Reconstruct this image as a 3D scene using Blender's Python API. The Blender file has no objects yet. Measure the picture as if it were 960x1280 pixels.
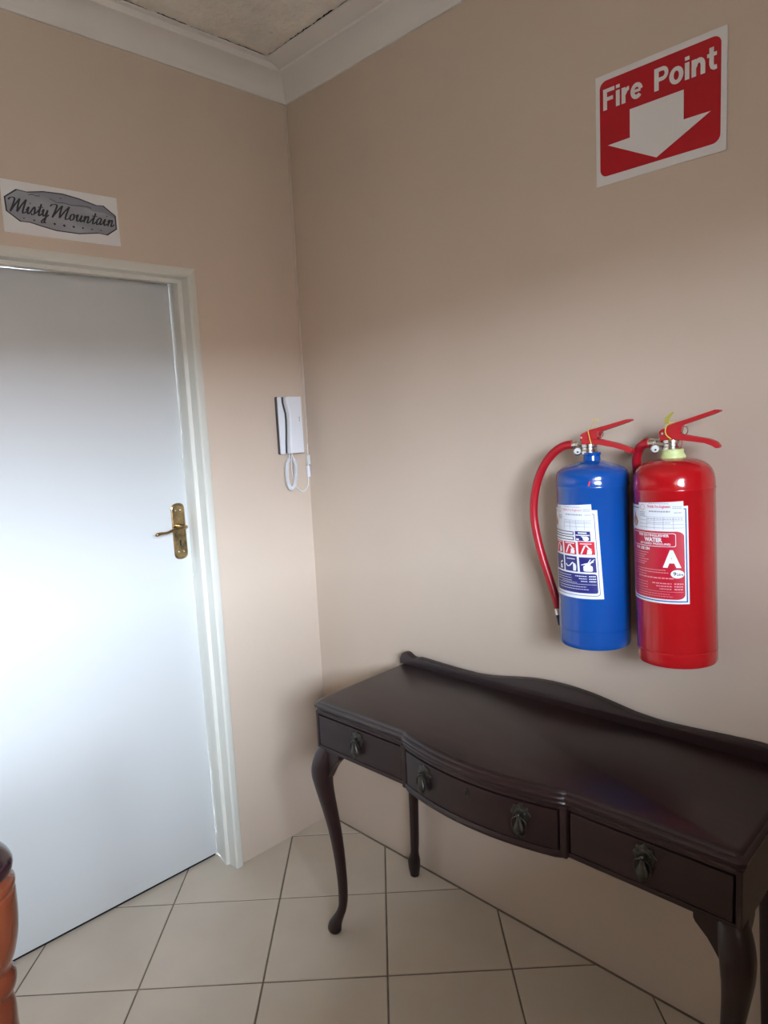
import bpy, bmesh, math, random
from mathutils import Vector, Matrix
random.seed(7)
SC = bpy.context.scene
COL = SC.collection
PI = math.pi

# ------------------------------------------------------------------ camera
cam_d = bpy.data.cameras.new('camera')
cam = bpy.data.objects.new('camera', cam_d); COL.objects.link(cam)
cam_d.sensor_fit = 'VERTICAL'; cam_d.sensor_height = 36.0
cam_d.lens = 879.33 / 1280 * 36.0
cam_d.clip_start = 0.02
_r = Vector((0.70250909, 0.70993217, -0.04977236))
_u = Vector((-0.05715883, 0.12599554, 0.99038275))
_f = Vector((-0.70937567, 0.69290796, -0.12909191))
cam.matrix_world = Matrix(((_r.x, _u.x, -_f.x, 2.0779), (_r.y, _u.y, -_f.y, -1.6485), (_r.z, _u.z, -_f.z, 1.5518), (0, 0, 0, 1)))
SC.camera = cam

# ------------------------------------------------------------------ room size
XW, YB, ZC = 2.65, -7.0, 2.75          # window wall, back wall, ceiling
WY0, WY1, WZ0, WZ1 = -2.9, -1.15, 1.34, 2.10   # window opening
TOP_BLOCK_X, TOP_BLOCK_Z = 1.6, 2.55             # edge of the overhead block added to cut off high sky
SIDE_BLOCK_Y, SIDE_BLOCK_L = -3.8, 1.5             # block added outside to cut off light from the side

# ------------------------------------------------------------------ light
world = bpy.data.worlds.new('overcast_sky'); SC.world = world; world.use_nodes = True
bg = world.node_tree.nodes['Background']
bg.inputs['Color'].default_value = (0.80, 0.925, 1.10, 1); bg.inputs['Strength'].default_value = 112.0
pl = bpy.data.lights.new('window_portal', 'AREA'); pl.shape = 'RECTANGLE'
pl.size = WY1 - WY0; pl.size_y = WZ1 - WZ0; pl.cycles.is_portal = True
po = bpy.data.objects.new('window_portal', pl); COL.objects.link(po)
po.location = (XW + 0.1, (WY0 + WY1) / 2, (WZ0 + WZ1) / 2); po.rotation_euler = (PI / 2, 0, PI / 2)
SC.view_settings.view_transform = 'Standard'; SC.view_settings.look = 'None'
SC.view_settings.gamma = 1; SC.view_settings.use_curve_mapping = False
SC.view_settings.exposure = -0.40

# ------------------------------------------------------------------ materials
MATS = {}
def mat(name, col, rough=0.5, metal=0.0, spec=0.5, coat=0.0, var=0.0, vscale=8.0, bump=0.0, bscale=60.0, stretch=None, col2=None, bdist=0.002, detail=4.0, coat_rough=0.05):
    m = bpy.data.materials.new(name); m.use_nodes = True
    nt = m.node_tree; b = nt.nodes['Principled BSDF']
    b.inputs['Base Color'].default_value = (*col, 1); b.inputs['Roughness'].default_value = rough
    b.inputs['Metallic'].default_value = metal; b.inputs['Specular IOR Level'].default_value = spec
    b.inputs['Coat Weight'].default_value = coat; b.inputs['Coat Roughness'].default_value = coat_rough
    if var or col2 or bump:
        tc = nt.nodes.new('ShaderNodeTexCoord'); mp = nt.nodes.new('ShaderNodeMapping')
        nt.links.new(tc.outputs['Object'], mp.inputs['Vector'])
        if stretch: mp.inputs['Scale'].default_value = stretch
    if var or col2:
        n = nt.nodes.new('ShaderNodeTexNoise'); n.inputs['Scale'].default_value = vscale; n.inputs['Detail'].default_value = detail
        nt.links.new(mp.outputs['Vector'], n.inputs['Vector'])
        cr = nt.nodes.new('ShaderNodeValToRGB')
        c2 = col2 if col2 else tuple(c * (1 - var) for c in col)
        c1 = col if col2 else tuple(min(1, c * (1 + var)) for c in col)
        cr.color_ramp.elements[0].position = 0.3; cr.color_ramp.elements[1].position = 0.7
        cr.color_ramp.elements[0].color = (*c2, 1); cr.color_ramp.elements[1].color = (*c1, 1)
        nt.links.new(n.outputs['Fac'], cr.inputs['Fac']); nt.links.new(cr.outputs['Color'], b.inputs['Base Color'])
    if bump:
        n2 = nt.nodes.new('ShaderNodeTexNoise'); n2.inputs['Scale'].default_value = bscale; n2.inputs['Detail'].default_value = 6
        nt.links.new(mp.outputs['Vector'], n2.inputs['Vector'])
        bp = nt.nodes.new('ShaderNodeBump'); bp.inputs['Strength'].default_value = bump; bp.inputs['Distance'].default_value = bdist
        nt.links.new(n2.outputs['Fac'], bp.inputs['Height']); nt.links.new(bp.outputs['Normal'], b.inputs['Normal'])
    MATS[name] = m
    return m

mat('wall_paint', (0.575, 0.468, 0.375), 0.55, spec=0.3, var=0.025, vscale=2.2, bump=0.25, bscale=26, bdist=0.004)
mat('ceiling_paint', (0.86, 0.81, 0.73), 0.85, spec=0.2, col2=(0.72, 0.66, 0.59), vscale=9, bump=0.9, bscale=45, bdist=0.012)
mat('cornice_paint', (0.72, 0.68, 0.64), 0.6, spec=0.3, var=0.03, vscale=6, bump=0.2, bscale=30)
mat('door_paint', (0.55, 0.555, 0.545), 0.5, spec=0.3, bump=0.05, bscale=14, bdist=0.003)
mat('frame_paint', (0.68, 0.67, 0.60), 0.22, spec=0.5, bump=0.06, bscale=40)
mat('tile', (0.62, 0.535, 0.43), 0.28, spec=0.45, col2=(0.54, 0.46, 0.365), vscale=3.5, bump=0.12, bscale=30, bdist=0.001)
mat('grout', (0.20, 0.165, 0.125), 0.9, spec=0.1, var=0.2, vscale=20)
mat('dark_gap', (0.02, 0.016, 0.012), 0.9, spec=0.1)
mat('dark_wood', (0.022, 0.0085, 0.0085), 0.34, spec=0.5, coat=0.0, col2=(0.014, 0.006, 0.006), vscale=3.0, stretch=(2, 14, 14), bump=0.05, bscale=60, bdist=0.0006, coat_rough=0.3)
mat('drawer_gap', (0.008, 0.004, 0.004), 0.8, spec=0.1)
mat('old_bronze', (0.065, 0.060, 0.050), 0.40, metal=0.9, var=0.35, vscale=90)
mat('brass', (0.52, 0.37, 0.18), 0.25, metal=1.0, col2=(0.16, 0.11, 0.06), vscale=32)
mat('keyhole_black', (0.01, 0.01, 0.01), 0.8)
mat('red_wood', (0.20, 0.050, 0.016), 0.16, spec=0.5, coat=0.6, col2=(0.085, 0.017, 0.009), vscale=7, stretch=(1, 1, 0.35), bump=0.06, bscale=25)
mat('dark_cap_wood', (0.022, 0.008, 0.010), 0.12, spec=0.5, coat=0.6)
mat('blue_paint', (0.003, 0.072, 0.34), 0.16, spec=0.5, coat=0.5)
mat('red_paint', (0.44, 0.003, 0.008), 0.16, spec=0.5, coat=0.5)
mat('lever_red', (0.48, 0.010, 0.018), 0.3, spec=0.5)
mat('hose_red', (0.42, 0.008, 0.018), 0.35, spec=0.5)
mat('chrome', (0.72, 0.70, 0.66), 0.22, metal=1.0, var=0.15, vscale=80)
mat('navy_rubber', (0.01, 0.025, 0.10), 0.4)
mat('lime_plastic', (0.66, 0.76, 0.33), 0.4)
mat('yellow_tie', (0.80, 0.62, 0.12), 0.4)
mat('olive_tag', (0.42, 0.38, 0.06), 0.5)
mat('paper', (0.78, 0.80, 0.86), 0.5, spec=0.3)
mat('sign_white', (0.74, 0.73, 0.72), 0.4, spec=0.4)
mat('sign_red', (0.42, 0.004, 0.013), 0.35, spec=0.4)
mat('print_red', (0.62, 0.012, 0.030), 0.4)
mat('print_navy', (0.018, 0.018, 0.17), 0.4)
mat('print_blue', (0.02, 0.09, 0.30), 0.4)
mat('print_black', (0.018, 0.018, 0.026), 0.5)
mat('print_white', (0.80, 0.82, 0.86), 0.4)
mat('print_pink', (0.72, 0.30, 0.34), 0.4)
mat('print_grey', (0.30, 0.31, 0.36), 0.5)
mat('print_flame', (0.52, 0.25, 0.12), 0.5)
mat('print_flame_pale', (0.72, 0.52, 0.36), 0.5)
mat('label_red', (0.50, 0.008, 0.03), 0.35)
mat('plaque_grey', (0.34, 0.345, 0.37), 0.5, col2=(0.22, 0.225, 0.25), vscale=9, stretch=(1, 1, 2))
mat('mountain_grey', (0.22, 0.225, 0.26), 0.5)
mat('white_plastic', (0.78, 0.79, 0.82), 0.3, spec=0.5)
mat('dark_plastic_and_shade', (0.06, 0.055, 0.055), 0.5)  # dark plastic, also used for painted shade on the intercom
mat('cable_paint', (0.63, 0.54, 0.45), 0.5)
mat('gauge_face', (0.65, 0.66, 0.64), 0.3)
mat('ground', (0.09, 0.075, 0.055), 0.9, var=0.2, vscale=2)
mat('sky_blocker', (0.32, 0.25, 0.21), 0.9)  # for the unseen light blockers added outside
def glass_mat():
    m = bpy.data.materials.new('window_glass'); m.use_nodes = True; nt = m.node_tree
    for n in list(nt.nodes): nt.nodes.remove(n)
    o = nt.nodes.new('ShaderNodeOutputMaterial'); mx = nt.nodes.new('ShaderNodeMixShader')
    t = nt.nodes.new('ShaderNodeBsdfTransparent'); g = nt.nodes.new('ShaderNodeBsdfGlossy'); g.inputs['Roughness'].default_value = 0.02
    mx.inputs[0].default_value = 0.06
    nt.links.new(t.outputs[0], mx.inputs[1]); nt.links.new(g.outputs[0], mx.inputs[2]); nt.links.new(mx.outputs[0], o.inputs[0])
    MATS['window_glass'] = m
glass_mat()

# ------------------------------------------------------------------ mesh helpers
def link(name, me, m, parent=None):
    o = bpy.data.objects.new(name, me); COL.objects.link(o)
    if m: me.materials.clear(); me.materials.append(MATS[m])
    if parent: o.parent = parent
    return o
def obj(name, bm, m, parent=None, smooth=None, bevel=0.0, bseg=2, recalc=True):
    if recalc: bmesh.ops.recalc_face_normals(bm, faces=bm.faces)
    me = bpy.data.meshes.new(name); bm.to_mesh(me); bm.free()
    if smooth is not None or bevel:
        for p in me.polygons: p.use_smooth = True
        me.set_sharp_from_angle(angle=math.radians(smooth if smooth else 35))
    o = link(name, me, m, parent)
    if bevel:
        b = o.modifiers.new('bevel', 'BEVEL'); b.width = bevel; b.segments = bseg; b.limit_method = 'ANGLE'; b.angle_limit = math.radians(40)
        b.harden_normals = True
    return o
def tag(o, label, cat, group=None):
    o['label'] = label; o['category'] = cat
    if group: o['group'] = group
    return o
def struct(o, label=None):
    o['kind'] = 'structure'
    if label: o['label'] = label
    return o
def thing(name, loc, label, cat, rot=(0, 0, 0), group=None):
    e = bpy.data.objects.new(name, None); COL.objects.link(e); e.empty_display_size = 0.05
    e.location = loc; e.rotation_euler = rot
    return tag(e, label, cat, group)
def box(bm, lo, hi):
    x0, y0, z0 = lo; x1, y1, z1 = hi
    v = [bm.verts.new(p) for p in ((x0, y0, z0), (x1, y0, z0), (x1, y1, z0), (x0, y1, z0), (x0, y0, z1), (x1, y0, z1), (x1, y1, z1), (x0, y1, z1))]
    for f in ((0, 3, 2, 1), (4, 5, 6, 7), (0, 1, 5, 4), (1, 2, 6, 5), (2, 3, 7, 6), (3, 0, 4, 7)): bm.faces.new([v[i] for i in f])
def nb(): return bmesh.new()
def boxes(*bs):
    bm = nb()
    for lo, hi in bs: box(bm, lo, hi)
    return bm
def loft(bm, rings, cap=True, closed=True):
    R = [[bm.verts.new(p) for p in r] for r in rings]; n = len(R[0])
    for a, b in zip(R, R[1:]):
        for i in range(n if closed else n - 1):
            j = (i + 1) % n; bm.faces.new((a[i], a[j], b[j], b[i]))
    if cap and closed: bm.faces.new(R[0][::-1]); bm.faces.new(R[-1])
    return bm
def lathe(bm, prof, n=32, cx=0, cy=0):
    """profile of (r, z) from bottom to top about a vertical axis"""
    rings = []
    for r, z in prof: rings.append([(cx + max(r, 1e-5) * math.cos(2 * PI * k / n), cy + max(r, 1e-5) * math.sin(2 * PI * k / n), z) for k in range(n)])
    return loft(bm, rings)
def spline(pts, sub=8):
    P = [Vector(p) for p in pts]; out = []
    for i in range(len(P) - 1):
        a = P[max(i - 1, 0)]; b = P[i]; c = P[i + 1]; d = P[min(i + 2, len(P) - 1)]
        for k in range(sub):
            t = k / sub
            out.append(0.5 * ((2 * b) + (c - a) * t + (2 * a - 5 * b + 4 * c - d) * t * t + (3 * b - a - 3 * c + d) * t ** 3))
    out.append(P[-1]); return out
def tube(bm, pts, rad, n=12):
    """round tube along points; rad a number or function of 0..1"""
    P = [Vector(p) for p in pts]; N = len(P); rings = []; prev = None
    for i in range(N):
        t = (P[min(i + 1, N - 1)] - P[max(i - 1, 0)]).normalized()
        if prev is None:
            a = Vector((0, 0, 1)) if abs(t.z) < 0.9 else Vector((1, 0, 0)); u = t.cross(a).normalized()
        else:
            u = (prev - t * prev.dot(t)); u.normalize()
        prev = u; v = t.cross(u)
        r = rad(i / (N - 1)) if callable(rad) else rad
        rings.append([P[i] + r * (math.cos(2 * PI * k / n) * u + math.sin(2 * PI * k / n) * v) for k in range(n)])
    return loft(bm, rings)
def prism(bm, poly, fn0, fn1):
    """polygon of 2D points, two maps to 3D"""
    a = [bm.verts.new(fn0(*p)) for p in poly]; b = [bm.verts.new(fn1(*p)) for p in poly]; n = len(poly)
    bm.faces.new(a[::-1]); bm.faces.new(b)
    for i in range(n): j = (i + 1) % n; bm.faces.new((a[i], a[j], b[j], b[i]))
    return bm
def rrect(x0, y0, x1, y1, r, n=6):
    out = []
    for cx, cy, a0 in ((x1 - r, y1 - r, 0), (x0 + r, y1 - r, PI / 2), (x0 + r, y0 + r, PI), (x1 - r, y0 + r, 1.5 * PI)):
        for k in range(n + 1):
            a = a0 + PI / 2 * k / n; out.append((cx + r * math.cos(a), cy + r * math.sin(a)))
    return out
def ellipse(cx, cy, rx, ry, n=28): return [(cx + rx * math.cos(2 * PI * k / n), cy + ry * math.sin(2 * PI * k / n)) for k in range(n)]

# flat print shapes: lists of (verts2d, faces)
def text2d(body, x0, x1, y0, y1, bold=0.0, shear=0.0, space=1.0):
    """glyph outlines of the built-in font, fitted to a rectangle"""
    cu = bpy.data.curves.new('glyphs', 'FONT'); cu.body = body; cu.size = 1; cu.offset = bold; cu.resolution_u = 4; cu.shear = shear; cu.space_character = space
    o = bpy.data.objects.new('glyphs', cu); COL.objects.link(o)
    dg = bpy.context.evaluated_depsgraph_get(); me = bpy.data.meshes.new_from_object(o.evaluated_get(dg))
    V = [(v.co.x, v.co.y) for v in me.vertices]; F = [tuple(p.vertices) for p in me.polygons]
    bpy.data.objects.remove(o); bpy.data.curves.remove(cu); bpy.data.meshes.remove(me)
    ax, bx = min(v[0] for v in V), max(v[0] for v in V); ay, by = min(v[1] for v in V), max(v[1] for v in V)
    V = [(x0 + (x - ax) / (bx - ax) * (x1 - x0), y0 + (y - ay) / (by - ay) * (y1 - y0)) for x, y in V]
    return V, F
def poly2d(*polys):
    V, F = [], []
    for p in polys:
        F.append(tuple(range(len(V), len(V) + len(p)))); V += list(p)
    return V, F
def rects2d(*rs): return poly2d(*[[(a, b), (c, b), (c, d), (a, d)] for a, b, c, d in rs])
def ring2d(outer, inner):
    n = len(outer); V = list(outer) + list(inner)
    return V, [(i, (i + 1) % n, n + (i + 1) % n, n + i) for i in range(n)]
def stroke2d(pts, w):
    """ribbon of width w (number or function of index fraction and direction) along 2D points"""
    P = [Vector((p[0], p[1])) for p in pts]; N = len(P); L, Rr = [], []
    for i in range(N):
        t = P[min(i + 1, N - 1)] - P[max(i - 1, 0)]
        t = t.normalized() if t.length > 1e-9 else Vector((1, 0)); nrm = Vector((-t.y, t.x))
        ww = w(i / (N - 1), t) if callable(w) else w
        L.append(P[i] + nrm * ww / 2); Rr.append(P[i] - nrm * ww / 2)
    V = [tuple(p) for p in L + Rr]
    return V, [(i, i + 1, N + i + 1, N + i) for i in range(N - 1)]
def join2d(*sh):
    V, F = [], []
    for v, f in sh:
        o = len(V); V += list(v); F += [tuple(i + o for i in q) for q in f]
    return V, F
def flat(name, sh, fn, m, parent, lift=None):
    bm = nb(); vs = [bm.verts.new(fn(*p)) for p in sh[0]]
    for f in sh[1]:
        try: bm.faces.new([vs[i] for i in f])
        except ValueError: pass
    if lift:                                   # overlapping strokes lie a hair above one another
        seen = set(); k = 0
        for v in bm.verts:
            if v in seen: continue
            st = [v]; grp = []
            while st:
                w = st.pop()
                if w in seen: continue
                seen.add(w); grp.append(w); st += [e.other_vert(w) for e in w.link_edges]
            for w in grp: w.co += Vector(lift) * (k % 4)
            k += 1
    return obj(name, bm, m, parent, recalc=False)
def curved(name, sh, R, m, parent, step=math.radians(4), tilt=0.0, pivot=(0, 0)):
    """print shape in (angle in degrees, height in mm) wrapped on a cylinder of radius R"""
    bm = nb(); k = R * 1000 * PI / 180; vs = []
    ct, st = math.cos(tilt), math.sin(tilt)
    for a, z in sh[0]:
        x, y = (a - pivot[0]) * k, z - pivot[1]
        vs.append(bm.verts.new(((x * ct - y * st + pivot[0] * k) / 1000, (x * st + y * ct + pivot[1]) / 1000, 0)))
    for f in sh[1]:
        try: bm.faces.new([vs[i] for i in f])
        except ValueError: pass
    xs = [v.co.x for v in bm.verts]; x = math.ceil(min(xs) / (R * step)) * R * step
    while x < max(xs):
        bmesh.ops.bisect_plane(bm, geom=bm.verts[:] + bm.edges[:] + bm.faces[:], plane_co=(x, 0, 0), plane_no=(1, 0, 0)); x += R * step
    for v in bm.verts:
        a = v.co.x / R; z = v.co.y; v.co = (R * math.sin(a), -R * math.cos(a), z)
    bmesh.ops.recalc_face_normals(bm, faces=bm.faces)
    me = bpy.data.meshes.new(name); bm.to_mesh(me); bm.free()
    for p in me.polygons: p.use_smooth = True
    return link(name, me, m, parent)

# ------------------------------------------------------------------ setting
DY0, DY1, DZ = -1.285, -0.424, 2.058      # door opening in the left wall (outer edge of the frame)
T = 0.16
fl = struct(obj('floor', boxes(((-0.25, YB, -0.06), (XW, 0.0, -0.0022))), 'grout'), 'beige ceramic tile floor laid diagonally')
th, S, OX, OY = 0.8025, 0.3519, -0.2427, -0.4476
c_, s_ = math.cos(th), math.sin(th)
def clip(poly, ax, val, sign):
    out = []
    for i in range(len(poly)):
        a, b = poly[i], poly[(i + 1) % len(poly)]
        da, db = sign * (a[ax] - val), sign * (b[ax] - val)
        if da >= 0: out.append(a)
        if (da >= 0) != (db >= 0):
            t = da / (da - db); out.append((a[0] + t * (b[0] - a[0]), a[1] + t * (b[1] - a[1])))
    return out
def inset(poly, d):
    cx = sum(p[0] for p in poly) / len(poly); cy = sum(p[1] for p in poly) / len(poly); n = len(poly); out = []
    for i in range(n):
        p0, p1, p2 = Vector(poly[i - 1]), Vector(poly[i]), Vector(poly[(i + 1) % n])
        e1 = (p1 - p0).normalized(); e2 = (p2 - p1).normalized(); n1 = Vector((-e1.y, e1.x)); n2 = Vector((-e2.y, e2.x))
        m = (n1 + n2); m = m / max(0.3, m.dot(n1)) if m.length > 1e-6 else n1
        out.append(tuple(p1 + m * d))
    return out
def area(p): return 0.5 * sum(p[i][0] * p[(i + 1) % len(p)][1] - p[(i + 1) % len(p)][0] * p[i][1] for i in range(len(p)))
full_tile = None
for i in range(-14, 16):
    for j in range(-12, 26):
        g = 0.0026
        q = [(i * S + g, j * S + g), ((i + 1) * S - g, j * S + g), ((i + 1) * S - g, (j + 1) * S - g), (i * S + g, (j + 1) * S - g)]
        P = [(OX + a * c_ + b * s_, OY + a * s_ - b * c_) for a, b in q]
        C4 = P
        for ax, val, sg in ((0, -0.17, 1), (0, XW - 0.004, -1), (1, YB + 0.004, 1), (1, -0.010, -1)):
            P = clip(P, ax, val, sg)
            if len(P) < 3: break
        if len(P) < 3 or abs(area(P)) < 3e-4: continue
        if area(P) < 0: P = P[::-1]
        whole = len(P) == 4 and abs(abs(area(P)) - (S - 2 * g) ** 2) < 1e-6
        cx = OX + (i + .5) * S * c_ + (j + .5) * S * s_; cy = OY + (i + .5) * S * s_ - (j + .5) * S * c_
        dz = random.uniform(-0.0003, 0.0003)
        if whole and full_tile:
            o = bpy.data.objects.new('tile', full_tile); COL.objects.link(o)
        else:
            L = [(x - cx, y - cy) for x, y in P]; I = inset(L, 0.0012)
            bm = nb(); loft(bm, [[(x, y, -0.008) for x, y in L], [(x, y, -0.001) for x, y in L], [(x, y, 0) for x, y in I]])
            o = obj('tile', bm, 'tile')
            if whole: full_tile = o.data
        o.parent = fl; o.location = (cx, cy, dz)

# left wall with the door opening
wl = obj('wall_left', boxes(((-T, DY1 - 0.004, -.06), (0, T, ZC)), ((-T, DY0 + 0.004, DZ - 0.004), (0, DY1 - 0.004, ZC)), ((-T, YB - T, -.06), (0, DY0 + 0.004, ZC))), 'wall_paint')
struct(wl, 'beige painted wall with the white door')
struct(obj('wall_right', boxes(((0, 0, -.06), (XW + T, T, ZC))), 'wall_paint'), 'beige painted wall with fire point sign')
struct(obj('wall_back', boxes(((0, YB - T, -.06), (XW + T, YB, ZC))), 'wall_paint'), 'beige painted wall behind the camera')
struct(obj('wall_front', boxes(((XW, YB, -.06), (XW + T, WY0, ZC)), ((XW, WY1, -.06), (XW + T, 0, ZC)), ((XW, WY0, -.06), (XW + T, WY1, WZ0)), ((XW, WY0, WZ1), (XW + T, WY1, ZC))), 'wall_paint'), 'beige painted wall with the window')
ceil = struct(obj('ceiling', boxes(((-T, YB - T, ZC), (XW + T, T, ZC + 0.1))), 'ceiling_paint'), 'rough off-white plastered ceiling')

# cornices: profile (distance from wall, height)
def cornice(name, w, pts_fn, lab):
    prof = [(0, 2.664), (0.007, 2.664), (0.010, 2.672)]
    for k in range(7):
        a = k / 6 * PI / 2; prof.append((0.012 + (0.072 - 0.012) * (1 - math.cos(a)) * 0.6 + (0.072 - 0.012) * 0.4 * k / 6, 2.674 + 0.048 * (0.6 * math.sin(a) + 0.4 * k / 6)))
    prof += [(0.078, 2.724), (0.080, 2.731), (w - 0.012, 2.7415), (w, 2.744), (w, 2.7505), (0, 2.7505)]
    bm = nb(); loft(bm, [[pts_fn(d, z, 0) for d, z in prof], [pts_fn(d, z, 1) for d, z in prof]])
    return struct(obj(name, bm, 'cornice_paint', smooth=30), lab)
WL, WR = 0.093, 0.140
def mitre(d): return d if d <= 0.08 else 0.08 + (d - 0.08) * (WR - 0.08) / (WL - 0.08)
cornice('trim_1', WL, lambda d, z, e: (d, -mitre(d) if e == 0 else YB, z), 'white coved cornice above the door wall')
cornice('trim_2', WR, lambda d, z, e: ((0.08 + (d - 0.08) * (WL - 0.08) / (WR - 0.08) if d > 0.08 else d) if e == 0 else XW, -d, z), 'white coved cornice above the fire point wall')
# cracks in the plaster along the cornice
def crack(pts, wmax):
    bm = nb(); A = []; B = []
    for k, (x, y, nx, ny) in enumerate(pts):
        w = 0 if k in (0, len(pts) - 1) else random.uniform(0.25, 1) * wmax
        o = random.uniform(-0.0012, 0.0012)
        A.append(bm.verts.new((x + nx * o, y + ny * o, ZC - 0.0012))); B.append(bm.verts.new((x + nx * (o + w), y + ny * (o + w), ZC - 0.0012)))
    for k in range(len(pts) - 1):
        try: bm.faces.new((A[k], A[k + 1], B[k + 1], B[k]))
        except ValueError: pass
    obj('crack', bm, 'dark_gap', ceil)
def line(a, b, nx, ny, n): return [(a[0] + (b[0] - a[0]) * k / n, a[1] + (b[1] - a[1]) * k / n, nx, ny) for k in range(n + 1)]
for y0, y1, w in ((-0.145, -0.33, 0.0045), (-0.33, -0.42, 0.002), (-0.43, -0.53, 0.0055), (-0.55, -0.66, 0.003), (-0.72, -0.95, 0.002)):
    crack(line((WL + .001, y0), (WL + .001, y1), 1, 0, 16), w)
for x0, x1, w in ((0.10, 0.24, 0.0035), (0.22, 0.33, 0.006), (0.33, 0.43, 0.007), (0.44, 0.60, 0.003), (0.65, 0.9, 0.002)):
    crack(line((x0, -WR - .001), (x1, -WR - .001), 0, -1, 18), w)

# door frame and door
def jamb(name, fn, z0, z1):
    prof = [(0.0, 0.0), (0.011, 0.003), (0.014, -0.003), (0.015, -0.020), (0.009, -0.0245), (-0.030, -0.0255), (-0.034, -0.037), (-0.041, -0.0385), (-0.112, -0.026), (-0.150, -0.026), (-0.150, 0.0)]
    bm = nb(); loft(bm, [[fn(x, d, 0) for x, d in prof], [fn(x, d, 1) for x, d in prof]])
    return bm
dr = bpy.data.objects.new('door_1', None); COL.objects.link(dr); dr.location = (0, (DY0 + DY1) / 2, 0); dr.empty_display_size = .05
struct(dr, 'white painted door with brass handle')
oy = -(DY0 + DY1) / 2
def W(x, y, z): return (x, y + oy, z)
obj('jamb', jamb('j', lambda x, d, e: W(x, DY1 + d, 0.001 if e == 0 else DZ + d), 0, 0), 'frame_paint', dr, smooth=25)
obj('jamb', jamb('j', lambda x, d, e: W(x, DY0 - d, 0.001 if e == 0 else DZ + d), 0, 0), 'frame_paint', dr, smooth=25)
obj('head', jamb('h', lambda x, d, e: W(x, (DY1 + d) if e == 0 else (DY0 - d), DZ + d), 0, 0), 'frame_paint', dr, smooth=25)
bm = nb(); prism(bm, [(DY0 + .0285, .012), (DY1 - .0285, .012), (DY1 - .0285, DZ - .0262), (-.80, DZ - .0262), (DY0 + .0285, DZ - .0295)], lambda y, z: W(-.150, y, z), lambda y, z: W(-.112, y, z))
leaf = obj('leaf', bm, 'door_paint', dr, bevel=0.0008)
obj('door_gap_shade', boxes((W(-0.160, DY0 + 0.03, 0.0006), W(-0.120, DY1 - 0.03, 0.009))), 'dark_gap', dr)  # near-black strip paints the shade in the gap under the door

# door handle (a set of plate and lever)
HY, HZ = -0.490, 1.212
hp = []
for k in range(11): a = PI * k / 10; hp.append((0.0245 * math.cos(a), 0.075 + 0.0215 * math.sin(a) ** 0.7))
hp = hp + [(-x, -z) for x, z in hp]
bm = nb(); px = -0.112
loft(bm, [[W(px + d, HY + x * s, HZ + z * s2) for x, z in hp] for d, s, s2 in ((0, 1, 1), (0.003, 1, 1), (0.0055, 0.86, 0.965), (0.0055, 0.74, 0.94), (0.0042, 0.70, 0.93))])
hpl = obj('handle_plate', bm, 'brass', dr, smooth=30)
bm = nb()
pts = spline([(px + 0.002, HY, HZ + 0.018), (px + 0.03, HY, HZ + 0.018), (px + 0.047, HY + 0.001, HZ + 0.018), (px + 0.052, HY - 0.010, HZ + 0.0185), (px + 0.052, HY - 0.040, HZ + 0.0155), (px + 0.053, HY - 0.070, HZ + 0.009), (px + 0.054, HY - 0.095, HZ + 0.009), (px + 0.054, HY - 0.112, HZ + 0.006)], 6)
tube(bm, [W(*p) for p in pts], lambda t: 0.0085 if t < 0.12 else (0.0068 if t < 0.4 else 0.0066 - 0.002 * math.sin((t - 0.4) / 0.6 * PI * 1.0) - (0.0025 if t > 0.97 else 0)), 12)
obj('handle_lever', bm, 'brass', dr, smooth=50)
bm = nb()
prism(bm, [(0.004 * math.cos(a), 0.006 + 0.004 * math.sin(a)) for a in [(-50 + 280 * k / 10) * PI / 180 for k in range(11)]] + [(-0.0022, -0.011), (0.0022, -0.011)], lambda a, b: W(px + 0.0040, HY + a, HZ - 0.040 + b), lambda a, b: W(px + 0.0048, HY + a, HZ - 0.040 + b))
obj('keyhole', bm, 'keyhole_black', hpl)
for sy, sz in ((-0.010, 0.072), (0.009, 0.072), (-0.008, -0.070), (0.009, -0.070)):
    bm = nb(); bmesh.ops.create_uvsphere(bm, u_segments=10, v_segments=6, radius=0.0032, matrix=Matrix.Translation(W(px + 0.0045, HY + sy, HZ + sz)))
    obj('screw', bm, 'chrome', hpl, smooth=60)

# window behind the camera: frame bars and panes
wn = bpy.data.objects.new('window_1', None); COL.objects.link(wn); wn.location = (XW + 0.08, (WY0 + WY1) / 2, WZ0); wn.empty_display_size = .05
struct(wn, 'white framed window with three panes')
ww, wh = (WY1 - WY0), (WZ1 - WZ0); fr = 0.04
obj('window_frame', boxes(((-.03, -ww / 2, 0), (.03, ww / 2, fr)), ((-.03, -ww / 2, wh - fr), (.03, ww / 2, wh)), ((-.03, -ww / 2, fr), (.03, -ww / 2 + fr, wh - fr)), ((-.03, ww / 2 - fr, fr), (.03, ww / 2, wh - fr)), ((-.02, -ww / 6 - .015, fr), (.02, -ww / 6 + .015, wh - fr)), ((-.02, ww / 6 - .015, fr), (.02, ww / 6 + .015, wh - fr))), 'frame_paint', wn)
for k in range(3):
    a = -ww / 2 + fr if k == 0 else -ww / 2 + ww / 3 * k + .015; b = ww / 2 - fr if k == 2 else -ww / 2 + ww / 3 * (k + 1) - .015
    bm = nb(); vs = [bm.verts.new(p) for p in ((0, a, fr), (0, b, fr), (0, b, wh - fr), (0, a, wh - fr))]; bm.faces.new(vs)
    obj('pane', bm, 'window_glass', wn)
obj('window_sill', boxes(((-.14, -ww / 2 - .04, -.03), (-.02, ww / 2 + .04, 0))), 'frame_paint', wn)
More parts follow.
